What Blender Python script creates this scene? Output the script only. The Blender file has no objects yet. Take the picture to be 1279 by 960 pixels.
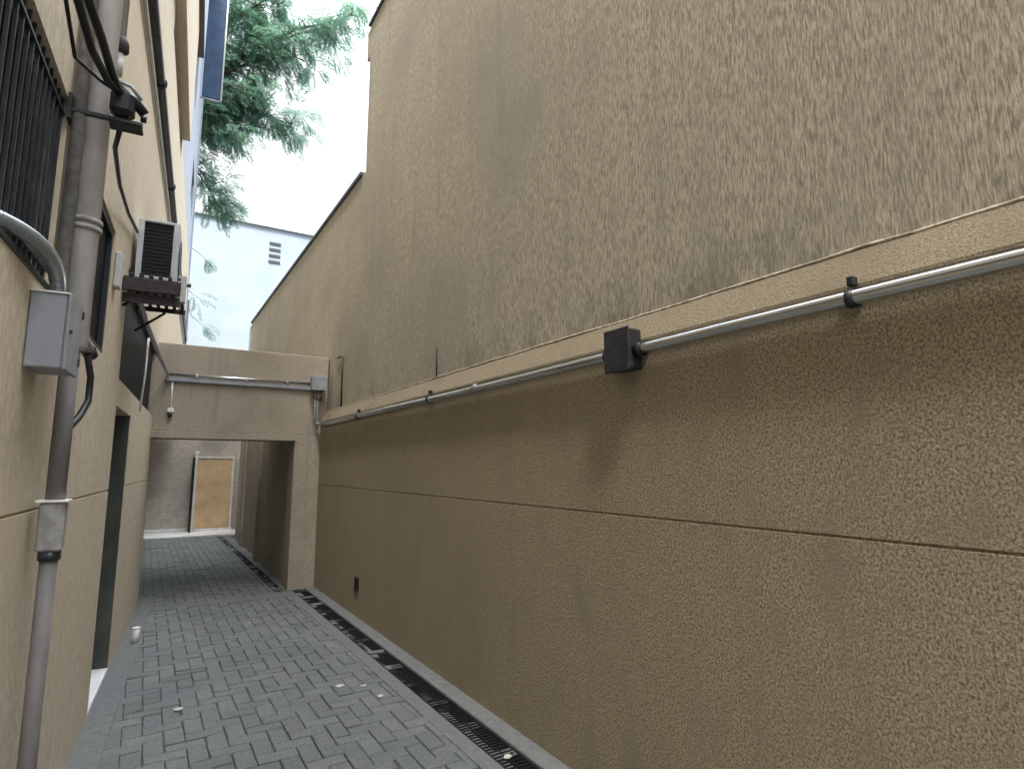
import bpy, math, random
from mathutils import Vector, Matrix
random.seed(11)
S = bpy.context.scene
COL = S.collection
R_ = math.radians

# ---------------------------------------------------------------- materials
def mat(name, col, rough=.8, metal=0., spots=None, scale=20., detail=4., stretch=(1,1,1), bump=0., bscale=60., spec=.4, lo=.35, hi=.65,
        blot=None, bl_scale=1.3, bl_lo=.45, bl_hi=.75, bl_stretch=(1,1,1), streak=None, attr=None, bstretch=None, bdist=.004, blot2=None, mould=None, srough=.55):
    m = bpy.data.materials.new(name); m.use_nodes = True
    nt = m.node_tree; N = nt.nodes; L = nt.links
    b = N['Principled BSDF']
    b.inputs['Roughness'].default_value = rough
    b.inputs['Metallic'].default_value = metal
    b.inputs['Specular IOR Level'].default_value = spec
    geo = N.new('ShaderNodeNewGeometry')
    def noise(sc, st, det=4., rg=.55):
        mp = N.new('ShaderNodeMapping'); mp.inputs['Scale'].default_value = st
        L.new(geo.outputs['Position'], mp.inputs['Vector'])
        n = N.new('ShaderNodeTexNoise'); n.inputs['Scale'].default_value = sc
        n.inputs['Detail'].default_value = det; n.inputs['Roughness'].default_value = rg
        L.new(mp.outputs[0], n.inputs['Vector']); return n.outputs['Fac']
    def rng(v, a, c):
        r = N.new('ShaderNodeMapRange'); r.inputs['From Min'].default_value = a; r.inputs['From Max'].default_value = c
        r.interpolation_type = 'SMOOTHSTEP'
        L.new(v, r.inputs['Value']); return r.outputs['Result']
    def mix(f, a, c, mode='MIX'):
        x = N.new('ShaderNodeMix'); x.data_type = 'RGBA'; x.blend_type = mode
        if hasattr(f, 'links'): L.new(f, x.inputs[0])
        else: x.inputs[0].default_value = f
        for i, v in ((6, a), (7, c)):
            if hasattr(v, 'links'): L.new(v, x.inputs[i])
            else: x.inputs[i].default_value = (*v, 1)
        return x.outputs[2]
    c = col
    if spots:
        c = mix(rng(noise(scale, stretch, detail, srough), lo, hi), spots, col)
    if blot:
        c = mix(rng(noise(bl_scale, bl_stretch, 5., .6), bl_lo, bl_hi), c, blot)
    if blot2:
        bc, bs, bst, l2, h2 = blot2
        c = mix(rng(noise(bs, bst, 5., .6), l2, h2), c, bc)
    if streak:
        c = mix(rng(noise(7., (1, 1, .06), 6., .7), .5, .85), c, streak)
    if mould:
        mc, za, zb = mould
        sx = N.new('ShaderNodeSeparateXYZ'); L.new(geo.outputs['Position'], sx.inputs[0])
        ma = N.new('ShaderNodeMath'); ma.operation = 'MULTIPLY'
        inv = N.new('ShaderNodeMapRange'); inv.inputs['From Min'].default_value = za; inv.inputs['From Max'].default_value = zb
        inv.inputs['To Min'].default_value = 1; inv.inputs['To Max'].default_value = 0; L.new(sx.outputs['Z'], inv.inputs['Value'])
        L.new(inv.outputs[0], ma.inputs[0]); L.new(rng(noise(3.2, (1,1,.35), 7., .8), .46, .74), ma.inputs[1])
        c = mix(ma.outputs[0], c, mc)
    if attr:
        a = N.new('ShaderNodeAttribute'); a.attribute_name = attr
        c = mix(1., c, a.outputs['Color'], 'MULTIPLY')
    if hasattr(c, 'links'): L.new(c, b.inputs['Base Color'])
    else: b.inputs['Base Color'].default_value = (*c, 1)
    if bump:
        bp = N.new('ShaderNodeBump'); bp.inputs['Strength'].default_value = bump; bp.inputs['Distance'].default_value = bdist
        L.new(noise(bscale, bstretch or stretch, 5., .65), bp.inputs['Height'])
        L.new(bp.outputs[0], b.inputs['Normal'])
    return m

M = {}
M['rough'] = mat('rough_render', (.47,.395,.275), .95, srough=.7, detail=5, spots=(.15,.12,.08), scale=130, stretch=(1,1,.8), bump=.8, bscale=150, lo=.34, hi=.64, spec=.15,
                 blot=(.27,.225,.155), bl_scale=.8, bl_lo=.4, bl_hi=.85, streak=(.27,.23,.16), bdist=.006,
                 blot2=((.26,.225,.16), 5., (1,1,.4), .5, .8))
M['rake'] = mat('raked_render', (.53,.475,.375), .95, srough=.7, detail=5, spots=(.24,.213,.168), scale=125, stretch=(1,1,.16), bump=.8, bscale=140, lo=.34, hi=.64, spec=.15,
                blot=(.31,.285,.235), bl_scale=.7, bl_lo=.38, bl_hi=.8, streak=(.27,.25,.205), bdist=.006,
                blot2=((.33,.31,.25), 6., (1,1,.12), .5, .8), mould=((.15,.15,.12), 2.32, 2.6))
M['coping'] = mat('coping_render', (.30,.25,.175), .95, srough=.7, detail=5, spots=(.12,.097,.066), scale=150, bump=1., bscale=120, spec=.15, lo=.3, hi=.6,
                  blot=(.2,.165,.115), bl_scale=2.2, bdist=.006)
M['fillet'] = mat('cement_fillet', (.6,.54,.44), .9, spots=(.3,.26,.2), scale=25)
M['left'] = mat('smooth_render', (.66,.58,.455), .93, spots=(.52,.45,.345), scale=50, stretch=(1,1,.4), bump=.55, bscale=55, spec=.2,
                blot=(.58,.49,.365), bl_scale=1.1, bdist=.004, streak=(.5,.42,.31), blot2=((.6,.55,.39), 1.9, (1,1,.25), .6, .85))
M['pale'] = mat('pale_render', (.4,.44,.5), .9, spots=(.34,.38,.44), scale=6, bump=.3, bscale=40)
M['grey'] = mat('grey_render', (.43,.375,.3), .93, spots=(.3,.262,.21), scale=90, stretch=(1,1,.5), bump=.8, bscale=50, blot=(.29,.25,.2), bl_scale=1.5, bdist=.005, streak=(.2,.18,.155))
M['tanend'] = mat('tan_panel', (.72,.52,.3), .8, spots=(.6,.44,.27), scale=8, blot=(.45,.3,.19), bl_scale=2.)
M['endgrey'] = mat('cement_wall', (.5,.45,.39), .9, spots=(.38,.34,.3), scale=10, blot=(.3,.28,.25), bl_scale=1.6, stretch=(1,1,3))
M['cement'] = mat('cement_strip', (.165,.172,.172), .9, spots=(.13,.137,.137), scale=22, bump=.5, bscale=60, blot=(.14,.147,.15), bl_scale=3.)
M['paver'] = mat('concrete_paver', (.2,.215,.21), .82, spots=(.11,.122,.12), scale=90, bump=.6, bscale=120, attr='tone', blot=(.115,.128,.13), bl_scale=1.6, bl_lo=.4, bl_hi=.75, bdist=.003,
                 blot2=((.16,.165,.13), 3., (1,1,1), .62, .8))
M['joint'] = mat('joint_sand', (.045,.048,.04), .95, spots=(.1,.095,.07), scale=9, blot=(.04,.06,.025), bl_scale=3.)
M['asphalt'] = mat('asphalt', (.05,.05,.05), .9, spots=(.035,.035,.035), scale=30)
M['iron'] = mat('cast_iron', (.010,.011,.014), .8, 0., spec=.12, spots=(.007,.008,.01), scale=30)
M['dark'] = mat('dark_void', (.012,.013,.016), .8)
M['glass'] = mat('dark_glass', (.006,.008,.012), .45, spec=.06)
M['blackbar'] = mat('window_bars', (.03,.034,.042), .45, .2)
M['greybar'] = mat('louvre_slats', (.045,.048,.056), .5, .1, spots=(.02,.022,.028), scale=9)
M['pipe'] = mat('painted_pipe', (.56,.53,.525), .5, spots=(.44,.42,.415), scale=12, stretch=(1,1,.3), blot=(.36,.34,.33), bl_scale=5., bl_lo=.5, bump=.2, bscale=40, bdist=.002)
M['pipelow'] = mat('dusty_pipe', (.2,.185,.185), .6, spots=(.15,.138,.138), scale=14, stretch=(1,1,.3))  # darker copy of the downspout paint, with shade put into the colour
M['pipegrey'] = mat('grey_pipe_sleeve', (.38,.375,.365), .7, spots=(.26,.255,.25), scale=20)
M['galv'] = mat('galvanised_steel', (.62,.65,.66), .32, .75, spots=(.5,.52,.54), scale=25)
M['conduit'] = mat('pvc_conduit', (.6,.62,.63), .45, .3, spots=(.48,.5,.5), scale=18)
M['steelpipe'] = mat('polished_conduit', (.62,.65,.66), .24, 1., spots=(.5,.53,.54), scale=30, stretch=(1,.1,1))
M['flexm'] = mat('flexible_conduit_metal', (.3,.34,.36), .3, .6)
M['boxm'] = mat('grey_enclosure', (.33,.35,.39), .45, .15, spots=(.27,.285,.32), scale=8)
M['black'] = mat('black_plastic', (.018,.02,.024), .45)
M['blacklt'] = mat('black_cast_box', (.03,.03,.036), .35, .2, spots=(.05,.05,.06), scale=20)
M['white'] = mat('white_paint', (.78,.78,.76), .5)
M['offwhite'] = mat('weathered_white', (.55,.56,.57), .55, spots=(.42,.43,.45), scale=8)
M['ac'] = mat('ac_casing', (.5,.52,.55), .5, spots=(.4,.42,.45), scale=10)
M['rust'] = mat('rusty_steel', (.028,.025,.03), .7, .2, spots=(.05,.04,.04), scale=30)
M['door'] = mat('dark_painted_door', (.06,.066,.06), .6, spots=(.035,.04,.04), scale=5, stretch=(1,1,.2), blot=(.09,.095,.08), bl_scale=2.)
M['brown'] = mat('brown_shutter', (.13,.1,.09), .7, spots=(.08,.06,.055), scale=10)
M['white_b'] = mat('whitewashed_wall', (.36,.42,.49), .9, spots=(.33,.39,.455), scale=1.2, blot=(.28,.335,.395), bl_scale=.35, bl_lo=.45)  # white wall with the bluish haze mixed into its colour
M['flash'] = mat('metal_flashing', (.09,.09,.095), .5, .5)
M['blue'] = mat('blue_canvas', (.02,.055,.12), .7, spots=(.012,.035,.08), scale=4)
M['bark'] = mat('bark', (.1,.08,.065), .95, spots=(.05,.04,.035), scale=14, bump=1., bscale=20)
M['threshold'] = mat('white_threshold', (.8,.82,.83), .4, spots=(.7,.72,.73), scale=9)
M['paper'] = mat('dirty_paper', (.5,.5,.47), .8)
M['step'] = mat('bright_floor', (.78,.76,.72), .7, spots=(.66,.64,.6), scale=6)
def leafmat():
    m = mat('leaf', (.08,.17,.145), .55, spots=(.11,.2,.15), scale=1.4, lo=.4, hi=.6)  # leaf green lightened to teal, haze included in the colour
    nt = m.node_tree; b = nt.nodes['Principled BSDF']
    t = nt.nodes.new('ShaderNodeBsdfTranslucent'); t.inputs[0].default_value = (.16,.32,.2,1)
    mx = nt.nodes.new('ShaderNodeMixShader'); mx.inputs[0].default_value = .4
    o = nt.nodes['Material Output']
    nt.links.new(b.outputs[0], mx.inputs[1]); nt.links.new(t.outputs[0], mx.inputs[2]); nt.links.new(mx.outputs[0], o.inputs[0])
    return m
M['leaf'] = leafmat()

# ---------------------------------------------------------------- frames
LA = math.radians(3.9)
L0 = -0.24 - 4.02*math.tan(LA)
FL = Matrix.Translation((L0, 0, 0)) @ Matrix.Rotation(-LA, 4, 'Z')   # x = out of the left wall, y = along it
FW = Matrix.Identity(4)

class MB:
    def __init__(s): s.v = []; s.f = []; s.sm = []
    def add(s, vs, fs, smooth=False):
        n = len(s.v); s.v += [Vector(v) for v in vs]
        for f in fs: s.f.append(tuple(n+i for i in f)); s.sm.append(smooth)
    def box(s, x0, x1, y0, y1, z0, z1, bev=0.):
        if bev <= 0:
            vs = [(x,y,z) for x in (x0,x1) for y in (y0,y1) for z in (z0,z1)]
            s.add(vs, [(0,1,3,2),(4,6,7,5),(0,4,5,1),(2,3,7,6),(0,2,6,4),(1,5,7,3)]); return s
        b = min(bev, abs(x1-x0)*.49, abs(y1-y0)*.49, abs(z1-z0)*.49)
        import itertools
        c = ((x0+x1)/2, (y0+y1)/2, (z0+z1)/2); h = ((x1-x0)/2, (y1-y0)/2, (z1-z0)/2)
        vs = []; idx = {}
        for sg in itertools.product((-1,1), repeat=3):
            for a in range(3):
                idx[(sg,a)] = len(vs)
                vs.append(tuple(c[k] + sg[k]*(h[k] - (0 if k == a else b)) for k in range(3)))
        fs = []
        for a in range(3):
            o = [k for k in range(3) if k != a]
            for q in (-1,1):
                r = []
                for u, w in ((-1,-1),(1,-1),(1,1),(-1,1)):
                    g = [0,0,0]; g[a] = q; g[o[0]] = u; g[o[1]] = w; r.append(idx[(tuple(g),a)])
                if (q > 0) == (a == 1): r.reverse()
                fs.append(tuple(r))
        for a in range(3):
            o = [k for k in range(3) if k != a]
            for u in (-1,1):
                for w in (-1,1):
                    g0 = [0,0,0]; g0[a] = -1; g0[o[0]] = u; g0[o[1]] = w
                    g1 = list(g0); g1[a] = 1; g0 = tuple(g0); g1 = tuple(g1)
                    fs.append((idx[(g0,o[0])], idx[(g1,o[0])], idx[(g1,o[1])], idx[(g0,o[1])]))
        for sg in itertools.product((-1,1), repeat=3): fs.append((idx[(sg,0)], idx[(sg,1)], idx[(sg,2)]))
        s.add(vs, fs); return s
    def tube(s, pts, r, n=14, cap=True):
        pts = [Vector(p) for p in pts]; rs = r if isinstance(r, (list,tuple)) else [r]*len(pts)
        base = len(s.v); up = None
        for i, p in enumerate(pts):
            d = (pts[min(i+1,len(pts)-1)] - pts[max(i-1,0)]).normalized()
            if up is None: up = Vector((0,0,1)) if abs(d.z) < .9 else Vector((1,0,0))
            a = d.cross(up).normalized(); up = a.cross(d).normalized()
            for k in range(n):
                t = 2*math.pi*k/n; s.v.append(p + (a*math.cos(t) + up*math.sin(t))*rs[i])
        for i in range(len(pts)-1):
            for k in range(n):
                q = base+i*n; s.f.append((q+k, q+(k+1)%n, q+n+(k+1)%n, q+n+k)); s.sm.append(True)
        if cap:
            s.f.append(tuple(base+k for k in range(n))[::-1]); s.sm.append(False)
            q = base+(len(pts)-1)*n; s.f.append(tuple(q+k for k in range(n))); s.sm.append(False)
        return s
    def prism(s, prof, y0, y1):            # profile in x,z swept along y
        n = len(prof); vs = [(x,y0,z) for x,z in prof] + [(x,y1,z) for x,z in prof]
        s.add(vs, [(i,(i+1)%n,n+(i+1)%n,n+i) for i in range(n)] + [tuple(range(n))[::-1], tuple(range(n,2*n))]); return s
    def wall(s, x, d, y0, y1, z0, z1, holes, back=None):
        """face at x (looking to +x), openings (ya,yb,za,zb) with reveals of depth d"""
        ys = sorted({y0,y1,*[v for h in holes for v in h[:2]]}); zs = sorted({z0,z1,*[v for h in holes for v in h[2:]]})
        for a, b_ in zip(ys, ys[1:]):
            for c, e in zip(zs, zs[1:]):
                my, mz = (a+b_)/2, (c+e)/2
                if any(h[0] < my < h[1] and h[2] < mz < h[3] for h in holes): continue
                s.add([(x,a,c),(x,b_,c),(x,b_,e),(x,a,e)], [(0,1,2,3)])
        for a, b_, c, e in holes:
            fs = [(1,5,6,2),(3,7,4,0)]
            if abs(c-z0) > 1e-6: fs.append((0,4,5,1))
            if abs(e-z1) > 1e-6: fs.append((2,6,7,3))
            s.add([(x,a,c),(x,b_,c),(x,b_,e),(x,a,e),(x-d,a,c),(x-d,b_,c),(x-d,b_,e),(x-d,a,e)], fs)
        if back is not None:
            s.add([(x,y0,z0),(x,y1,z0),(x,y1,z1),(x,y0,z1),(back,y0,z0),(back,y1,z0),(back,y1,z1),(back,y0,z1)],
                  [(4,7,6,5),(0,3,7,4),(1,5,6,2),(3,2,6,7),(0,4,5,1)])
        return s
def link(o): COL.objects.link(o); return o
def place(o, frame, base): o.matrix_world = frame @ Matrix.Translation(base)
def build(name, mb, m, parent=None, frame=FW, base=(0,0,0)):
    """parent = (empty, base)"""
    bs = Vector(parent['base_']) if parent is not None else Vector(base)
    me = bpy.data.meshes.new(name); me.from_pydata([tuple(v-bs) for v in mb.v], [], mb.f); me.update()
    me.polygons.foreach_set('use_smooth', mb.sm); me.materials.append(M[m]); me.validate()
    o = link(bpy.data.objects.new(name, me))
    if parent is not None: o.parent = parent; o['base_'] = list(bs)
    else: place(o, frame, base)
    if parent is None: o['base_'] = list(bs)
    return o
def thing(name, label, cat, frame=FW, base=(0,0,0), group=None):
    e = link(bpy.data.objects.new(name, None)); e.empty_display_size = .1
    place(e, frame, base); e['base_'] = list(base); return tag(e, label, cat, group)
def tag(o, label=None, cat=None, group=None, kind=None):
    if label: o['label'] = label
    if cat: o['category'] = cat
    if group: o['group'] = group
    if kind: o['kind'] = kind
    return o
def solo(name, mb, m, label, cat, frame=FW, base=(0,0,0), group=None, kind=None):
    return tag(build(name, mb, m, None, frame, base), label, cat, group, kind)

# ---------------------------------------------------------------- ground
g = MB(); g.add([(-250,-250,-.06),(250,-250,-.06),(250,250,-.06),(-250,250,-.06)], [(0,1,2,3)])
tag(build('ground', g, 'asphalt'), kind='structure')
j = MB(); j.box(-1.0, 1.97, -5, 15.25, -.05, -.014)
tag(build('paving_bed', j, 'joint'), kind='structure')
U = .104; p = MB(); tones = []
def block(x0, x1, y0, y1):
    g_ = random.uniform(.0015,.0045); c = random.uniform(.004,.008); dz = random.gauss(0, .0016)+.002*math.sin(x0*2.3+y0*.9)*math.sin(y0*1.7-x0); tx = random.gauss(0,.0016); ty = random.gauss(0,.0016)
    x0 += g_+random.uniform(-.001,.001); x1 -= g_; y0 += g_; y1 -= g_+random.uniform(-.001,.001)
    vs = [(x0,y0,-.03),(x1,y0,-.03),(x1,y1,-.03),(x0,y1,-.03),(x0,y0,-.004+dz),(x1,y0,-.004+dz),(x1,y1,-.004+dz),(x0,y1,-.004+dz),
          (x0+c,y0+c,dz+tx+ty),(x1-c,y0+c,dz-tx+ty),(x1-c,y1-c,dz-tx-ty),(x0+c,y1-c,dz+tx-ty)]
    p.add(vs, [(0,1,5,4),(1,2,6,5),(2,3,7,6),(3,0,4,7),(4,5,9,8),(5,6,10,9),(6,7,11,10),(7,4,8,11),(8,9,10,11)])
    t = random.uniform(.9,1.07); w = random.uniform(-.015,.02); tones.extend([(t+w,t,t-w,1)]*12)
for ix in range(-10, 17):
    for iy in range(-46, 146):
        t = (ix-iy) % 4
        x, y = ix*U, iy*U
        if t == 0: block(x, x+2*U, y, y+U)
        elif t == 3: block(x, x+U, y, y+2*U)
o = build('paving', p, 'paver'); tag(o, kind='structure')
ca = o.data.color_attributes.new('tone', 'FLOAT_COLOR', 'POINT')
ca.data.foreach_set('color', [c for t in tones for c in t])
# cement margins
c = MB(); c.add([(-.02,-5,.006),(.15,-5,.006),(.15,8.6,.006),(-.02,8.6,.006)], [(0,1,2,3)])
c.add([(.15,-5,.006),(.15,-5,-.03),(.15,8.6,-.03),(.15,8.6,.006)], [(0,1,2,3)])
tag(build('path_margin', c, 'cement', None, FL), kind='structure')
c = MB(); c.box(1.60, 1.70, -5, 8.02, -.03, .005); c.box(1.855, 1.995, -5, 8.05, -.03, .022, .006)
tag(build('kerb', c, 'cement'), kind='structure')
c = MB(); c.box(-.05, 1.599, 7.72, 7.95, -.03, .0015)
tag(build('cement_band', c, 'cement'), kind='structure')
# drain
d = thing('drain_channel', 'long black slotted drain grate set in the paving along the brown rough wall', 'drain', FW, (1.78,3,0))
q = MB(); q.box(1.70,1.712,-5,8.05,-.03,.004); q.box(1.843,1.855,-5,8.05,-.03,.004)
q.box(1.50,1.855,8.05,8.06,-.03,.004); q.box(1.50,1.512,8.06,15.2,-.03,.004); q.box(1.60,1.612,8.2,15.2,-.03,.004)
build('frame', q, 'iron', d)
q = MB(); y = -2.
while y < 8.04:
    w = .028
    q.box(1.714,1.841,y,y+.020,-.022,.002); y += .034 if w < .05 else .034
q.box(1.772,1.784,-2,8.04,-.022,.0012)
y = 8.08
while y < 8.19: q.box(1.514,1.84,y,y+.018,-.022,.002); y += .034
while y < 15.1: q.box(1.514,1.598,y,y+.018,-.022,.002); y += .05
build('grating', q, 'iron', d)
q = MB(); q.box(1.70,1.855,-5,8.06,-.035,-.028); q.box(1.50,1.855,8.06,8.2,-.035,-.028); q.box(1.50,1.61,8.2,15.2,-.035,-.028)
build('channel_bed', q, 'dark', d)

# ---------------------------------------------------------------- right side
BX = 1.97
bw = thing('boundary_wall', 'long low brown roughcast wall with a scored line, carrying the grey conduit', 'wall', FW, (BX,3,0))
q = MB()
q.prism([(BX,-.05),(BX,1.316),(BX+.007,1.320),(BX+.007,1.324),(BX,1.328),(BX,2.135),(BX+.3,2.135),(BX+.3,-.05)], -5, 8.05)
build('wall', q, 'rough', bw)
q = MB(); q.prism([(BX-.012,2.137),(BX-.012,2.150),(BX+.072,2.292),(BX+.3,2.292),(BX+.3,2.137)], -5, 8.05)
build('coping', q, 'coping', bw)
q = MB()
yy = [-5+i*.15 for i in range(88)]
q.tube([(BX+.074+random.gauss(0,.0015), y, 2.297+random.gauss(0,.0018)) for y in yy if y < 8.05], .0065, 8)
build('cement_fillet', q, 'fillet', bw)
UX = 2.05
hb = thing('neighbour_house', 'tall windowless house side wall of raked beige render rising above the low wall', 'building', FW, (UX,3,0))
q = MB(); q.box(UX, UX+6, -5, 6.72, -.05, 7.12); build('wall', q, 'rake', hb)
q = MB(); q.box(UX-.03, UX+6.03, -5.03, 6.74, 7.123, 7.155); build('flashing', q, 'flash', hb)
q = MB(); q.box(UX+.004, UX+.35, 6.722, 6.86, 6.72, 7.12, .006); build('cornice_stub', q, 'rake', hb)
ob = thing('outbuilding', 'lower beige rendered wall with dark metal capping behind the tall house wall', 'building', FW, (UX,11,0))
q = MB(); q.box(UX+.012, UX+5, 6.742, 15.9, -.05, 5.17); build('wall', q, 'rake', ob)
q = MB(); q.box(UX-.02, UX+5, 6.88, 15.93, 5.173, 5.215); build('capping', q, 'flash', ob)
q = MB(); q.box(UX-.02, UX+.30, 15.903, 16.02, -.05, 5.1); build('corner_trim', q, 'offwhite', ob)
# main conduit with its saddles and junction box
cd = thing('conduit_pipe', 'straight grey conduit running along the top of the low brown wall', 'pipe', FW, (1.935,3,2.12))
q = MB(); q.tube([(1.932,y,2.096+.004*math.sin(y*1.3)) for y in [-5+i*.5 for i in range(27)] if y < 7.99]+[(1.932,7.97,2.12)], .0255, 18); build('pipe', q, 'steelpipe', cd)
for y in (-1.2, 3.6, 5.4):
    q = MB(); q.tube([(1.932,y-.035,2.096),(1.932,y+.035,2.096)], .0285, 18); build('coupling', q, 'steelpipe', cd)
for y in (-.6, 1.0, 4.4, 6.3):
    q = MB(); q.tube([(1.932,y-.011,2.096),(1.932,y+.011,2.096)], .0315, 16); q.box(1.925,1.958,y-.011,y+.011,2.14,2.172,.003); q.box(1.94,1.969,y-.012,y+.012,2.075,2.092); build('saddle', q, 'black', cd)
jb = thing('junction_box', 'square black junction box breaking the conduit midway along the low wall', 'junction box', FW, (1.97,2.1,2.1))
q = MB(); q.box(1.885,1.968,2.0,2.16,2.005,2.20,.008); build('body', q, 'blacklt', jb)
q = MB(); q.box(1.872,1.8845,1.992,2.168,1.997,2.208,.005); build('lid', q, 'blacklt', jb)
q = MB(); q.tube([(1.932,1.955,2.096),(1.932,1.999,2.096)], .034, 16); build('gland', q, 'black', jb)
q = MB(); q.tube([(1.932,2.161,2.096),(1.932,2.21,2.096)], .034, 16); build('gland', q, 'black', jb)
# riser at the end of the conduit and blue-grey box
rs = thing('conduit_riser', 'thin pale vertical conduit rising at the far end of the low wall', 'pipe', FW, (1.91,8.0,2.12))
q = MB(); q.tube([(1.90,7.985,2.12),(1.90,7.99,2.56)], .014, 10); q.tube([(1.868,7.99,2.12),(1.868,7.992,2.5)], .008, 8); build('pipe', q, 'conduit', rs)
q = MB(); q.tube([(1.90,7.97,2.12),(1.95,7.9,2.12)], .02, 10); build('elbow', q, 'conduit', rs)
cb = thing('corner_box', 'small blue grey junction box with loose wires in the corner above the pier', 'junction box', FW, (1.93,8.0,2.55))
q = MB(); q.box(1.80,1.99,7.9,8.045,2.56,2.74,.01); build('body', q, 'boxm', cb)
q = MB(); q.box(1.795,1.995,7.884,7.8995,2.555,2.745,.005); build('lid', q, 'boxm', cb)
for k in range(3):
    q = MB(); q.tube([(1.83+.05*k,7.93,2.56),(1.82+.05*k,7.9,2.47-.03*k),(1.88+.03*k,7.92,2.42),(1.95,7.97,2.47)], .005, 6); build('wire', q, 'black', cb)
wr = MB(); wr.tube([(UX-.012,7.35,2.30),(UX-.014,7.36,2.62),(UX-.012,7.36,2.93),(UX-.012,7.5,2.965),(UX-.012,7.62,2.96)], .011, 8)
solo('wall_cable', wr, 'black', 'short black cable standing against the beige wall above the conduit end', 'cable', FW, (UX,7.35,2.3))
wr = MB(); wr.tube([(UX-.01,4.5,2.30),(UX-.012,4.5,2.42),(UX-.011,4.51,2.56)], .006, 8)
solo('wall_cable', wr, 'rust', 'faint thin cable rising from the ledge left of middle on the beige wall', 'cable', FW, (UX,4.5,2.3))
# wall outlet
ds = thing('drain_outlet', 'small dark rectangular drain outlet low in the brown wall', 'vent', FW, (BX,6.3,.27))
q = MB(); q.box(BX-.012,BX-.0005,6.18,6.30,.27,.285); q.box(BX-.012,BX-.0005,6.18,6.30,.40,.415); q.box(BX-.012,BX-.0005,6.18,6.195,.285,.40); q.box(BX-.012,BX-.0005,6.285,6.30,.285,.40)
build('rim', q, 'black', ds)
q = MB(); q.box(BX-.006,BX-.0005,6.195,6.285,.285,.40); build('opening', q, 'dark', ds)

# ---------------------------------------------------------------- gateway beam, pier, passage
gw = thing('gateway', 'rendered beam and square pier spanning the alley with dark passage beneath', 'gateway', FW, (1.8,8.1,0))
q = MB(); q.box(1.645,2.045,8.052,8.40,-.05,1.97,.006); build('pier', q, 'grey', gw)
q = MB(); q.box(-.25,2.045,8.055,8.38,1.972,3.03,.008); build('beam', q, 'grey', gw)
q = MB(); q.box(.02,1.66,8.02,8.40,1.885,1.9715,.006); build('lip', q, 'grey', gw)
q = MB(); q.box(-.9,2.045,8.385,10.2,2.355,2.6); build('roof_slab', q, 'grey', gw)
pw = thing('passage_wall', 'dark rendered side wall with shallow pilasters inside the covered passage', 'wall', FW, (1.7,11,0))
q = MB(); q.box(1.70,2.04,8.402,11.,-.05,2.349); q.box(1.76,2.04,11.002,13.2,-.05,2.349); q.box(1.84,2.04,13.202,14.8,-.05,2.349); build('wall', q, 'grey', pw)
for y, x in ((10.82,1.655),(13.05,1.715)):
    q = MB(); q.box(x, x+.05, y, y+.178, -.05, 2.349, .005); build('pilaster', q, 'grey', pw)
pl = MB(); pl.box(-2.4, -.45, 8.6, 16.35, -.05, 2.34)
solo('passage_side_wall', pl, 'grey', 'grey rendered wall on the left side inside the covered passage', 'wall', FW, (-.45,12,0))
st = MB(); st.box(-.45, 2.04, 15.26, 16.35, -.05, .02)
tag(build('bright_pavement', st, 'step'), kind='structure')  # sunlit floor past the passage, the sunlight put into its pale colour
ew = thing('end_wall', 'grey cement wall closing the far end of the alley', 'wall', FW, (.5,16.4,0))
q = MB(); q.box(-.45,3.2,16.42,16.6,-.05,2.35); build('wall', q, 'endgrey', ew)
q = MB(); q.box(-.44,1.02,16.37,16.419,.021,.10); q.box(1.115,1.93,16.25,16.269,.021,.085); build('base_strip', q, 'threshold', ew)  # white strips painted in to carry on the sunlit floor band
q = MB(); q.box(-.45,3.2,16.40,16.62,2.352,2.41); build('cap', q, 'fillet', ew)
gt = thing('gate', 'tan gate leaf in a cream frame at the end of the alley', 'gate', FW, (1.5,16.3,0))
q = MB(); q.box(1.10,1.86,16.30,16.33,.06,1.76); build('panel', q, 'tanend', gt)
q = MB()
q.box(1.03,1.095,16.27,16.34,.021,1.86,.004); q.box(1.862,1.91,16.27,16.34,.021,1.80,.004); q.box(1.096,1.861,16.275,16.34,1.765,1.80,.003)
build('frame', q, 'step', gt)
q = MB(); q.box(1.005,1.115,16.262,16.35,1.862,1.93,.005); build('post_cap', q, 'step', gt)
q = MB(); q.box(.985,1.022,16.0,16.3,.021,1.78); build('side_return', q, 'dark', gt)  # dark strip standing in for the narrow shadow left of the gate

# conduit across the beam
bc = thing('beam_conduit', 'pale conduit crossing the grey beam above the passage', 'pipe', FW, (1,8.04,2.6))
q = MB(); q.tube([(.14,8.02,2.645),(.9,8.02,2.65),(1.80,8.02,2.648)], .017, 12); build('pipe', q, 'steelpipe', bc)
q = MB(); q.box(.13,1.80,8.012,8.054,2.565,2.61,.004); build('trunking', q, 'boxm', bc)  # grey strip standing in for the shadow line under the conduit
for x in (.45,1.0,1.5):
    q = MB(); q.box(x,x+.02,8.0,8.054,2.625,2.67,.002); build('saddle', q, 'galv', bc)
dl = thing('drop_conduit', 'short thin white conduit dropping down the beam to a tiny fitting', 'pipe', FW, (.21,8.04,2.2))
q = MB(); q.tube([(.21,8.035,2.56),(.21,8.035,2.24)], .010, 8); build('pipe', q, 'white', dl)
q = MB(); q.box(.175,.245,8.0,8.054,2.19,2.24,.006); build('fitting', q, 'white', dl)
q = MB(); q.tube([(.21,8.02,2.19),(.21,8.02,2.13)], .02, 10); build('lamp', q, 'black', dl)

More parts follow.
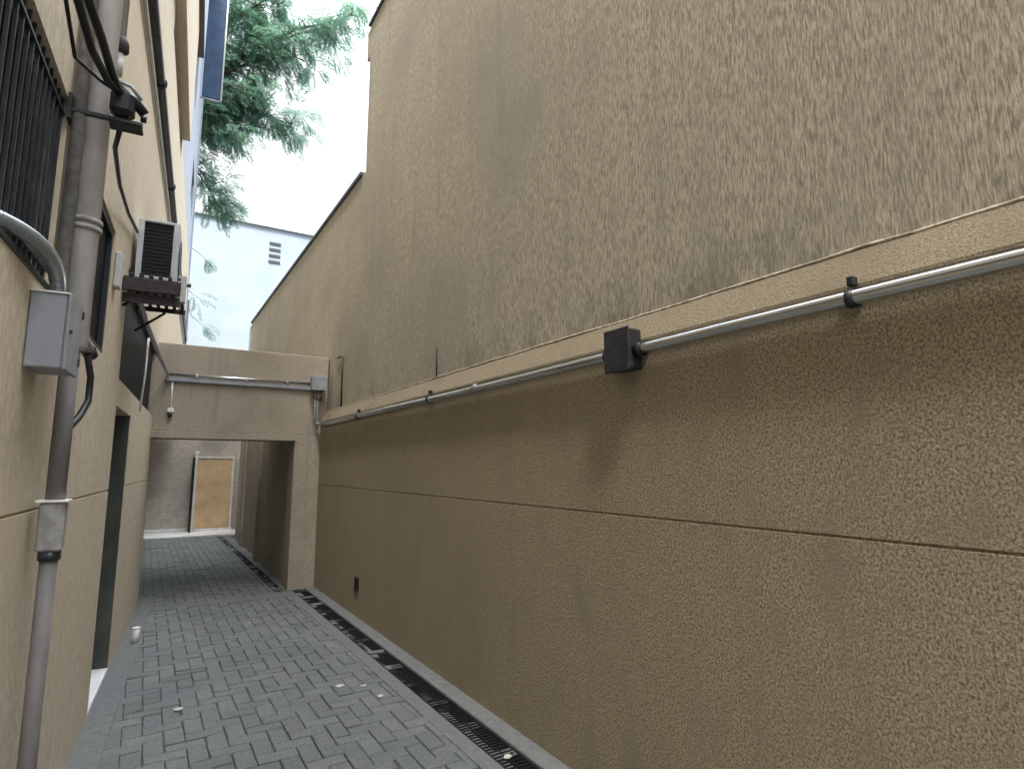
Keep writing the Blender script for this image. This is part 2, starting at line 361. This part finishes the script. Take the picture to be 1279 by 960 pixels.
# ---------------------------------------------------------------- left building
ab = thing('apartment_building', 'tan rendered apartment building with dark windows close on the left', 'building', FL, (0,5,0))
H = dict(w1=(.6,2.60,2.19,2.90), w2=(3.3,4.0,2.17,2.90), w3=(4.74,8.13,2.14,2.92), dr=(4.74,5.71,0.0,1.96),
         w4=(6.5,9.3,5.98,6.24), w5=(11.,12.6,8.5,9.8), w6=(13.5,15.,7.2,8.1), w7=(-3,.1,2.19,2.9))
q = MB()
q.wall(0, .22, -5, 9.4, 1.40, 14, [H['w1'],H['w2'],H['w3'],H['w4'],H['w7'],(4.74,5.71,1.40,1.96)][:5])
# lower band and the part around the door, with a scored line at 1.40
q2 = MB()
def face(a, b, c, e, x=0): q.add([(x,a,c),(x,b,c),(x,b,e),(x,a,e)], [(0,1,2,3)])
q = MB()
q.wall(0, .22, -5, 8.27, 1.405, 14, [H['w1'],H['w2'],H['w3'],(H['w4'][0],8.27,*H['w4'][2:]),H['w7'],(4.74,5.71,1.405,1.96)])
q.wall(0, .22, 8.27, 9.4, 2.352, 14, [(8.27,*H['w4'][1:])])
face(8.27,8.2701,-.05,2.352); q.add([(0,8.27,-.05),(0,8.27,2.352),(-.6,8.27,2.352),(-.6,8.27,-.05)], [(0,1,2,3)])
q.wall(0, .22, -5, 8.27, -.05, 1.393, [(4.74,5.71,-.05,1.393)])
for a, b in ((-5,4.74),(5.71,8.27)):
    q.add([(0,a,1.393),(0,b,1.393),(-.01,b,1.396),(-.01,a,1.396),(-.01,b,1.402),(-.01,a,1.402),(0,b,1.405),(0,a,1.405)], [(0,1,2,3),(3,2,4,5),(5,4,6,7)])
q.add([(0,-5,-.05),(-5,-5,-.05),(-5,-5,14),(0,-5,14)], [(0,1,2,3)])
for yy_ in (4.74,5.71): q.add([(-.011,yy_,1.393),(-.22,yy_,1.393),(-.22,yy_,1.405),(-.011,yy_,1.405)], [(0,1,2,3)])
build('wall', q, 'left', ab)
q = MB(); q.wall(0, .22, 9.402, 16.2, 6.3, 14, [H['w5'],H['w6']]); build('far_wall', q, 'pale', ab)
q = MB(); q.wall(0, .22, 9.402, 16.2, 2.352, 6.297, [])
q.add([(0,16.2,2.352),(-5,16.2,2.352),(-5,16.2,14),(0,16.2,14)], [(0,3,2,1)])
q.add([(-5,-5,-.05),(-5,16.2,-.05),(-5,16.2,14),(-5,-5,14)], [(0,3,2,1)])
q.add([(0,-5,14),(0,16.2,14),(-5,16.2,14),(-5,-5,14)], [(0,1,2,3)])
build('far_wall', q, 'left', ab)
q = MB(); q.box(.002,.10,-5,9.3,6.25,8.05,.004); build('overhang', q, 'left', ab)['label'] = 'shallow tan overhang of the upper storey'
q = MB(); q.box(.002,.17,-5,10.,8.07,14); build('upper_overhang', q, 'pale', ab)
q = MB(); q.box(.002,.165,-5,9.98,8.053,8.068); build('soffit', q, 'brown', ab)
q = MB(); q.box(.0025,.05,9.31,16.2,6.9,14) if False else q.box(.003,.02,15.9,16.22,4.8,14); build('corner_trim', q, 'pale', ab)
def win(h, kind, depth=.12):
    a, b, c, e = h
    w = MB(); f = .035
    w.box(-depth-.03,-depth+.01,a,a+f,c,e); w.box(-depth-.03,-depth+.01,b-f,b,c,e); w.box(-depth-.03,-depth+.01,a+f,b-f,c,c+f); w.box(-depth-.03,-depth+.01,a+f,b-f,e-f,e)
    wo = build('window', w, 'blackbar', ab)
    g = MB(); g.box(-depth-.02,-depth-.014,a+f,b-f,c+f,e-f); build('pane', g, 'glass', wo)
    r = MB()
    if kind == 'bars':
        n = int((b-a)/.06)
        for i in range(n+1):
            y = a+.02+i*(b-a-.04)/n; r.box(-.024,-.014,y-.004,y+.004,c,e)
        r.box(-.028,-.010,a,b,c+.05,c+.060); r.box(-.028,-.010,a,b,e-.060,e-.05)
        build('bars', r, 'greybar', wo)
    if kind == 'slats':
        n = int((e-c)/.05)
        for i in range(n): z = c+.02+i*(e-c-.03)/n; r.box(-depth+.012,-depth+.03,a+f,b-f,z,z+.03)
        build('slats', r, 'brown', wo)
    return wo
for k in ('w1','w7'): win(H[k], 'bars', .075)
win(H['w2'], '', .02); win(H['w3'], '', .035); win(H['w4'], 'slats', .05); win(H['w5'], '', .06); win(H['w6'], '', .06)
q = MB(); q.box(-.21,.006,.58,2.62,2.165,2.188,.003); build('sill', q, 'blackbar', ab)
q = MB(); q.box(-.20,-.17,4.76,5.69,.03,1.95); dr = build('door', q, 'door', ab)
q = MB()
q.box(-.169,-.16,4.82,5.2,.25,.9,.003); q.box(-.169,-.16,5.26,5.62,.25,.9,.003); q.box(-.169,-.16,4.82,5.2,1.02,1.85,.003); q.box(-.169,-.16,5.26,5.62,1.02,1.85,.003)
build('door_panels', q, 'door', dr)
q = MB(); q.tube([(-.16,5.6,1.0),(-.12,5.6,1.0),(-.12,5.52,1.0)], .009, 8); build('handle', q, 'galv', dr)
q = MB(); q.box(-.215,-.001,4.743,5.707,-.05,.03,.004); build('threshold', q, 'threshold', ab)
q = MB(); q.box(-.2175,-.004,5.68,5.709,.031,1.957); q.box(-.218,-.155,4.741,4.762,.031,1.957); build('door_frame', q, 'door', ab)

# downspout
PX, PS = .066, 2.70
dp = thing('downspout', 'tall mauve grey downspout fixed to the tan wall beside the barred window', 'pipe', FL, (PX,PS,0))
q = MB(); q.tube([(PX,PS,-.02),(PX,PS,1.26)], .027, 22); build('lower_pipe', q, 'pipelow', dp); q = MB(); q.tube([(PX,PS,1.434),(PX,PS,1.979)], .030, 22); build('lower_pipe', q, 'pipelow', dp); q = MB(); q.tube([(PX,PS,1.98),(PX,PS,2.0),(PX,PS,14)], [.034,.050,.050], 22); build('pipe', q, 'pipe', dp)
q = MB(); q.box(PX-.040,PX+.036,PS-.036,PS+.036,1.255,1.425,.008); build('sleeve', q, 'pipegrey', dp)
q = MB(); q.tube([(PX,PS,1.225),(PX,PS,1.254)], .034, 22); build('sleeve_neck', q, 'blacklt', dp)
q = MB(); q.box(PX-.05,PX+.045,PS-.045,PS+.045,1.4255,1.434,.002); build('sleeve_cap', q, 'white', dp)
for z in (.42, 2.44, 2.47, 3.6):
    q = MB(); q.tube([(PX,PS,z),(PX,PS,z+.018)], .058 if z > 1 else .034, 22); q.box(.001,PX-.02,PS-.035,PS-.02,z,z+.018); build('clamp', q, 'pipegrey', dp)
q = MB(); q.tube([(.03,PS-.09,2.15),(.03,PS-.09,14)], .022, 12)
solo('thin_riser', q, 'pipegrey', 'thin dull riser tucked just left of the mauve downspout', 'pipe', FL, (.03,PS-.09,2.15))
# electrical box + flexible conduit
eb = thing('electrical_box', 'grey metal electrical box on the tan wall under the ribbed conduit', 'electrical box', FL, (0,2.45,1.86))
q = MB(); q.box(.002,.10,2.365,2.56,1.865,2.11,.004); build('body', q, 'boxm', eb)
q = MB(); q.box(.1005,.112,2.36,2.565,1.86,2.115,.004); build('lid', q, 'boxm', eb)
q = MB(); q.tube([(.113,2.38,1.99),(.119,2.38,1.99)], .007, 10); build('latch', q, 'blacklt', eb)
for z in (1.9,2.07):
    q = MB(); q.box(.10,.117,2.556,2.572,z,z+.03,.003); build('hinge', q, 'blacklt', eb)
q = MB(); q.box(.002,.104,2.36,2.562,2.1105,2.116); build('top_edge', q, 'white', eb)
fx = MB(); path = []
for i in range(61):
    t = i/60; P = [Vector((-.02,2.0,2.215)), Vector((.045,2.22,2.245)), Vector((.055,2.44,2.25)), Vector((.055,2.455,2.116))]
    path.append(((1-t)**3)*P[0]+3*t*(1-t)**2*P[1]+3*t*t*(1-t)*P[2]+t**3*P[3])
dense = []; rr = []
for i in range(0, 241):
    t = i/240*60; k = min(int(t),59); dense.append(path[k].lerp(path[k+1], t-k)); rr.append(.021+.003*math.sin(i*math.pi/2.5))
fx.tube(dense, rr, 16)
solo('flexible_conduit', fx, 'flexm', 'ribbed metal flexible conduit curving from the window sill into the grey box', 'conduit', FL, (.05,2.4,2.12))
# elbow + cable behind the downspout
el = thing('conduit_elbow', 'pale conduit with a black looping cable beside the narrow window', 'pipe', FL, (.03,3.2,1.9))
q = MB(); q.tube([(.035,3.02,2.42),(.035,3.04,2.2),(.04,3.08,2.10),(.05,3.17,2.06)], .022, 12); build('pipe', q, 'conduit', el)
q = MB(); q.tube([(.05,3.165,2.062),(.055,3.20,2.045)], .029, 12); build('end_cap', q, 'blacklt', el)
q = MB(); q.tube([(.05,3.15,2.04),(.06,3.22,1.95),(.06,3.22,1.84),(.05,3.10,1.76),(.04,2.95,1.70),(.02,2.9,1.62)], .014, 10); build('cable', q, 'black', el)
# black fixture on bracket with cables
fl = thing('bracket_fixture', 'black cable splice box on a thin bracket crossing the downspout near the top', 'fixture', FL, (.15,2.6,2.87))
q = MB(); q.box(.001,.235,2.585,2.605,2.862,2.876); q.box(.001,.012,2.56,2.63,2.82,2.92); build('bracket', q, 'blacklt', fl)
q = MB(); q.box(.125,.205,2.555,2.635,2.885,2.985,.018); q.tube([(.12,2.56,3.0),(.2,2.6,2.965),(.235,2.62,2.93)], .020, 10); q.box(.125,.235,2.565,2.645,2.850,2.860,.004); q.tube([(.225,2.6,2.90),(.245,2.6,2.90)], .014, 8); build('body', q, 'black', fl)
q = MB(); q.tube([(.14,2.56,3.01),(.19,2.56,3.0),(.225,2.57,2.96)], .007, 8); build('wire', q, 'boxm', fl)
for k, (dx, dz, r) in enumerate(((0,0,.013),(.012,.03,.015),(-.02,-.01,.006))):
    q = MB(); q.tube([(.10+dx,.6,3.18+dz),(.10+dx,1.4,3.03+dz),(.10+dx,1.95,2.94+dz),(.11+dx*2,2.25,2.92+dz*1.6 - (.03 if k==2 else 0)),(.13+dx,2.45,2.94+dz),(.155,2.57,2.965)], r, 10)
    solo('black_cable', q, 'black', ['thick black cable running to the splice box, nearest the wall of the pair','thicker black cable above its neighbour, entering the top of the splice box','thinnest black wire looping under the two thick cables'][k], 'cable', FL, (.1,1.9,2.9), 'cables at the top left')
q = MB(); q.tube([(.16,2.63,2.87),(.11,2.9,2.9),(.06,3.5,2.99),(.03,4.2,3.1),(.025,4.8,3.2)], .010, 8)
solo('black_cable', q, 'black', 'single black cable stretched from the splice box down to the air conditioner', 'cable', FL, (.03,3.8,3.0), 'cables at the top left')
# thin pipes above
tp = thing('thin_pipe', 'slim beige pipe ending in a brown cap above the black splice box', 'pipe', FL, (.03,3.22,3.45))
q = MB(); q.tube([(.045,3.22,3.62),(.045,3.22,14)], .021, 14); build('pipe', q, 'pipe', tp)
q = MB(); q.tube([(.045,3.22,3.53),(.045,3.22,3.55),(.045,3.22,3.59),(.045,3.22,3.62)], [.016,.038,.038,.024], 14); build('cap', q, 'rust', tp)
q = MB(); q.tube([(.045,3.22,3.42),(.045,3.22,3.53)], .02, 12); build('spout', q, 'pipe', tp)
q = MB(); q.tube([(.03,3.0,2.92),(.03,3.0,14)], .014, 12)
solo('thin_pipe', q, 'conduit', 'slim pale pipe running straight up between downspout and capped pipe', 'pipe', FL, (.03,3.0,2.92))
# horizontal pipe pair
q = MB(); q.tube([(.045,y,4.62) for y in (-5,2,6,10,16.1)], .034, 14)
hp = thing('horizontal_pipe', 'dark horizontal pipe running along the facade above the air conditioner', 'pipe', FL, (.045,6,4.62))
build('pipe', q, 'blacklt', hp)
for y in (3.6,5.2,7.2,9.5,12): 
    q = MB(); q.tube([(.045,y,4.62),(.045,y+.03,4.62)], .046, 14); build('clamp', q, 'rust', hp)
q = MB(); q.tube([(.02,y,4.49) for y in (-5,2,6,10,16.1)], .013, 10)
solo('thin_conduit', q, 'conduit', 'thin white conduit just below the dark horizontal pipe', 'pipe', FL, (.02,6,4.49))
# air conditioner
ac = thing('air_conditioner', 'pale boxy air conditioner with a dark louvred side hung on the tan wall', 'air conditioner', FL, (.15,5.,2.85))
q = MB(); x0,x1,y0,y1,z0,z1 = .03,.285,4.76,5.3,2.86,3.30; t = .026
q.box(x0,x1,y0+.03,y1,z0,z1,.006)
q.box(x0,x0+t*1.4,y0,y0+.029,z0,z1,.004); q.box(x1-t*1.5,x1,y0,y0+.029,z0,z1,.004); q.box(x0+t*1.4,x1-t*1.5,y0,y0+.029,z0,z0+t,.003); q.box(x0+t*1.4,x1-t*1.5,y0,y0+.029,z1-t*.7,z1,.003)
build('casing', q, 'ac', ac)
q = MB(); q.box(x0+t*1.4,x1-t*1.5,y0+.02,y0+.0295,z0+t,z1-t*.7); build('side_panel', q, 'dark', ac)
q = MB()
for i in range(14):
    z = z0+t+.015+i*.027; q.box(x0+t*1.4,x1-t*1.5,y0+.014,y0+.0195,z,z+.0025)
build('louvre', q, 'black', ac)
q = MB(); q.tube([(.286,5.03,3.08),(.292,5.03,3.08)], .17, 28); build('fan_guard', q, 'blackbar', ac)
sh = thing('ac_bracket', 'rusty dark steel shelf carrying the air conditioner', 'bracket', FL, (.15,5.,2.6))
q = MB()
q.box(.002,.34,4.52,4.56,2.77,2.80); q.box(.002,.34,5.34,5.38,2.77,2.80)
for i in range(6): x = .03+i*.055; q.box(x,x+.022,4.5,5.4,2.801,2.822)
build('shelf', q, 'rust', sh)
q = MB(); q.box(.002,.33,4.46,4.49,2.69,2.78,.003); q.box(.002,.33,4.50,4.515,2.62,2.68); build('front_rail', q, 'rust', sh)
for y in (4.54, 5.36):
    q = MB(); q.tube([(.005,y,2.60),(.20,y,2.765)], .010, 8); build('strut', q, 'rust', sh)
q = MB(); q.box(.31,.36,4.5,4.56,2.66,2.84); build('end_plate', q, 'offwhite', sh)
# plate
q = MB(); q.box(.002,.032,4.06,4.16,2.60,2.81,.004)
solo('wall_plate', q, 'offwhite', 'narrow off white plastic box fixed just left of the air conditioner', 'utility box', FL, (0,4.1,2.6))
# conduit along window head to beam
wc = MB(); wc.tube([(.06,4.9,2.74),(.06,5.6,2.72),(.09,7.,2.68),(.125,8.02,2.64)], .020, 12)
solo('facade_conduit', wc, 'conduit', 'slanting white conduit passing along the dark window to the beam', 'pipe', FL, (.03,6.5,2.8))
wc = MB(); wc.tube([(.035,6.25,2.72),(.03,6.27,2.4),(.012,6.3,2.05)], .009, 8)
solo('drop_pipe', wc, 'white', 'thin white pipe crossing the long dark window vertically', 'pipe', FL, (.01,6.3,2.05))
# things further along
wc = MB(); wc.tube([(.0,12.4,4.95),(.16,12.4,4.95)], .035, 10); wc.tube([(.16,12.4,4.95),(.17,12.4,4.95)], .05, 10)
solo('pipe_stub', wc, 'blacklt', 'short dark pipe stub sticking out of the facade past the air conditioner', 'pipe', FL, (.05,12.4,4.95))
wc = MB(); wc.tube([(.03,16.1,3.0),(.03,16.1,5.6)], .035, 10)
solo('corner_pipe', wc, 'blacklt', 'black vertical pipe at the far corner of the tan facade above the beam', 'pipe', FL, (.03,16.1,3.0))
aw = thing('canvas_blind', 'blue canvas blind hanging on a white pole high on the facade', 'blind', FL, (.2,14.2,10))
q = MB(); q.box(.03,.40,14.2,14.24,9.9,14,.01)
build('canvas', q, 'blue', aw)
q = MB(); q.tube([(.425,14.2,9.88),(.425,14.2,14)], .018, 8); build('pole', q, 'white', aw)
q = MB(); q.tube([(.0,14.22,9.87),(.43,14.22,9.87)], .02, 8); build('bottom_rail', q, 'boxm', aw)

# ---------------------------------------------------------------- white building behind
wb = thing('white_building', 'plain pale white building with slit vents beyond the beam', 'building', FW, (3,26,0))
q = MB(); q.box(-6,11,26,34,-.05,11.75); build('wall', q, 'white_b', wb)
q = MB(); q.box(-6.1,11.1,25.9,34.1,11.753,11.93); build('parapet_cap', q, 'offwhite', wb)
for k in range(4):
    q = MB(); z = 10.22+k*.27; q.box(3.86,4.32,25.96,25.998,z,z+.10); build('vent', q, 'flash', wb)

# ---------------------------------------------------------------- tree
tr = thing('tree', 'feathery green tree whose boughs hang over the far end of the alley', 'tree', FW, (-1.4,18.6,0))
tk = MB()
def bough(a, b, r0, r1, sag=.0, n=7):
    a, b = Vector(a), Vector(b); pts = []
    for i in range(n+1):
        t = i/n; v = a.lerp(b, t); v.z += sag*math.sin(math.pi*t) ; v += Vector((random.gauss(0,.06),random.gauss(0,.06),random.gauss(0,.05)))*(0 if i in (0,n) else 1); pts.append(v)
    tk.tube(pts, [r0+(r1-r0)*i/n for i in range(n+1)], 8); return pts
bough((-1.4,18.6,-.05),(-1.2,18.5,6.0),.32,.24); top = (-1.2,18.5,6.0)
bough(top,(-1.0,18.4,9.8),.24,.16)
leaf_v, leaf_f = [], []
def frond(o, d, ln, droop):
    d = d.normalized(); side = d.cross(Vector((0,0,1)))
    if side.length < .1: side = Vector((1,0,0))
    side.normalize(); p = Vector(o); n = 9
    for i in range(n):
        d2 = (d + Vector((0,0,-droop*i/n))).normalized(); p = p + d2*ln/n
        upv = side.cross(d2)
        w = ln*.36*math.sin(math.pi*(i+1.2)/(n+1.6))
        for sg in (-1,1):
            for q_ in (0,.45):
                t = (side*sg + d2*.55 + upv*random.uniform(-.3,.3)).normalized()
                b0 = p - d2*ln/n*q_
                k = len(leaf_v); hw = d2*ln*.024
                leaf_v.extend([b0-hw*.5, b0+t*w*.5-hw, b0+t*w, b0+t*w*.5+hw]); leaf_f.append((k,k+1,k+2,k+3))
def clump(c, r, n, dirb=Vector((.5,-.1,-.35)), fs=1.):
    c = Vector(c)
    for i in range(n):
        v = Vector((random.gauss(0,1),random.gauss(0,1),random.gauss(0,.7))); v.normalize()
        frond(c+v*r*random.uniform(.05,.8), v*.8+dirb, fs*random.uniform(.35,.62), random.uniform(.4,1.4))
root = Vector((-1.0,18.4,9.8))
BO = [((3.6,17.0,14.9),.10,.02),((2.2,17.2,15.6),.10,.02),((4.5,16.8,15.6),.09,.015),((2.9,16.8,13.5),.09,.02),((1.8,17.2,15.0),.08,.02),
      ((2.9,17.0,11.5),.08,.012),((1.9,17.0,12.0),.07,.012),((1.2,17.1,10.6),.06,.012),((.2,18.,16.5),.1,.02),((-3.5,19.5,13.5),.1,.02),((-2.5,18,15.5),.1,.02),((1.2,17.2,8.6),.06,.01)]
for e, r0, r1 in BO:
    pts = bough(root, e, r0, r1, .9)
    big = e[2] > 12.8
    for k in range(3, len(pts)):
        for m_ in range(6 if big else 5):
            b = pts[k] + Vector((random.uniform(-.75,.75), random.uniform(-.8,.8), random.uniform(-.35,.55)))*(1.0 if big else .6)
            if b.z < 10.4 and not e[2] < 9: b.z = 10.4 + random.random()*.3
            tk.tube([pts[k], (pts[k]+b)/2+Vector((0,0,.06)), b], [.018,.012,.006], 5, False)
            if not big and b.z > 12.2: b.z = 11.6+random.random()*.5
            clump(b, .44 if big else .36, 9 if big else 11)
# low hanging sprays near the facade corner
for c in ((1.0,17,7.0),(.9,17,5.9),(1.05,17,5.2)):
    tk.tube([(-.9,18.4,7.2),(0.,17.8,7.8),Vector(c)+Vector((-.3,.1,.25)),c], [.03,.018,.008,.004], 5, False)
    clump(c, .22, 5, Vector((.7,0,-.7)), .85)
build('trunk', tk, 'bark', tr)
cr = MB(); cr.v = [Vector(v) for v in leaf_v]; cr.f = leaf_f; cr.sm = [False]*len(leaf_f)
build('crown', cr, 'leaf', tr)

# ---------------------------------------------------------------- litter
def scrap(x, y, s, label, rot=0, name='paper_scrap'):
    q = MB(); n = 7; pts = []
    for i in range(n):
        a = 2*math.pi*i/n+rot; r = s*random.uniform(.6,1.1); pts.append((x+r*math.cos(a), y+r*.7*math.sin(a), .006+random.uniform(0,.008)))
    up = [(a,b,c+.004) for a,b,c in pts]
    q.add(pts+up, [tuple(range(n))[::-1], tuple(range(n,2*n))]+[(i,(i+1)%n,n+(i+1)%n,n+i) for i in range(n)])
    solo(name, q, 'paper', label, 'litter', FW, (x,y,.004), 'scraps of litter on the paving')
scrap(1.29,4.41,.035,'pale leaf scrap on the paving, furthest left of the three near the drain')
scrap(1.44,4.33,.032,'pale scrap on the paving, middle of the three near the drain')
scrap(1.47,4.08,.026,'small pale scrap nearest the camera by the drain')
scrap(1.50,5.35,.018,'tiny pale speck close to the drain where it narrows')
scrap(1.0,6.6,.02,'tiny pale speck lying mid alley')
scrap(.30,4.55,.03,'pale scrap lying on the left paving near the white threshold')
scrap(1.77,2.9,.03,'light scrap caught on the drain grate near the bottom edge')
b = thing('paper_cup', 'small white paper cup standing by the foot of the tan wall', 'cup', FW, (.045,6.42,.0))
q = MB(); q.tube([(.045,6.42,.006),(.045,6.42,.13)], [.022,.03], 16); build('body', q, 'white', b)
q = MB(); q.tube([(.045,6.42,.13),(.045,6.42,.137)], .033, 16); build('rim', q, 'white', b)

# ---------------------------------------------------------------- world, sun, camera
W = bpy.data.worlds.new('World'); S.world = W; W.use_nodes = True
nt = W.node_tree; N = nt.nodes; L = nt.links
bg = N['Background']
SUN_EL, SUN_AZ = R_(62), R_(205)   # azimuth clockwise from +Y
sky = N.new('ShaderNodeTexSky'); sky.sky_type = 'NISHITA'; sky.sun_disc = False
sky.sun_elevation = SUN_EL; sky.sun_rotation = SUN_AZ; sky.dust_density = 2.5; sky.air_density = 1.2
tc = N.new('ShaderNodeTexCoord'); mp = N.new('ShaderNodeMapping'); mp.inputs['Scale'].default_value = (1,1,1.6)
L.new(tc.outputs['Generated'], mp.inputs[0])
no = N.new('ShaderNodeTexNoise'); no.inputs['Scale'].default_value = 1.9; no.inputs['Detail'].default_value = 7; no.inputs['Roughness'].default_value = .55
L.new(mp.outputs[0], no.inputs['Vector'])
mr = N.new('ShaderNodeMapRange'); mr.inputs['From Min'].default_value = .40; mr.inputs['From Max'].default_value = .57; L.new(no.outputs['Fac'], mr.inputs['Value']); mr.inputs['To Min'].default_value = .4
mx = N.new('ShaderNodeMix'); mx.data_type = 'RGBA'; mx.inputs[7].default_value = (9.6,10.0,10.3,1)
L.new(mr.outputs[0], mx.inputs[0]); L.new(sky.outputs[0], mx.inputs[6]); sp = N.new('ShaderNodeSeparateXYZ'); L.new(tc.outputs['Generated'], sp.inputs[0])
br = N.new('ShaderNodeMapRange'); br.interpolation_type = 'SMOOTHSTEP'   # an overcast sky is several times brighter overhead than low down
br.inputs['From Min'].default_value = .5; br.inputs['From Max'].default_value = .88; br.inputs['To Min'].default_value = .25; br.inputs['To Max'].default_value = 1.5
L.new(sp.outputs['Z'], br.inputs['Value'])
vm = N.new('ShaderNodeVectorMath'); vm.operation = 'SCALE'; L.new(mx.outputs[2], vm.inputs[0]); L.new(br.outputs[0], vm.inputs['Scale'])
L.new(vm.outputs[0], bg.inputs['Color'])
bg.inputs['Strength'].default_value = .13
sl = bpy.data.lights.new('sun', 'SUN'); sl.energy = 1.2; sl.angle = R_(12); sl.color = (1,.95,.87)
so = link(bpy.data.objects.new('sun', sl))
d = Vector((math.sin(SUN_AZ)*math.cos(SUN_EL), math.cos(SUN_AZ)*math.cos(SUN_EL), math.sin(SUN_EL)))
so.rotation_euler = d.to_track_quat('Z','Y').to_euler(); so.location = (0,0,30)

cam = bpy.data.cameras.new('camera'); co = link(bpy.data.objects.new('camera', cam))
cam.sensor_width = 36; cam.lens = 36*733/1279; cam.clip_start = .05; cam.clip_end = 1000
co.location = (0,0,1.55); co.rotation_euler = (math.pi/2 + math.atan(103/733), 0, -R_(31.8))
S.camera = co
for o in S.objects:
    if 'base_' in o: del o['base_']
S.view_settings.view_transform = 'Standard'; S.view_settings.look = 'None'; S.view_settings.gamma = 1
S.view_settings.exposure = 2.35
S.render.engine = 'CYCLES'
S.cycles.max_bounces = 8; S.cycles.diffuse_bounces = 5
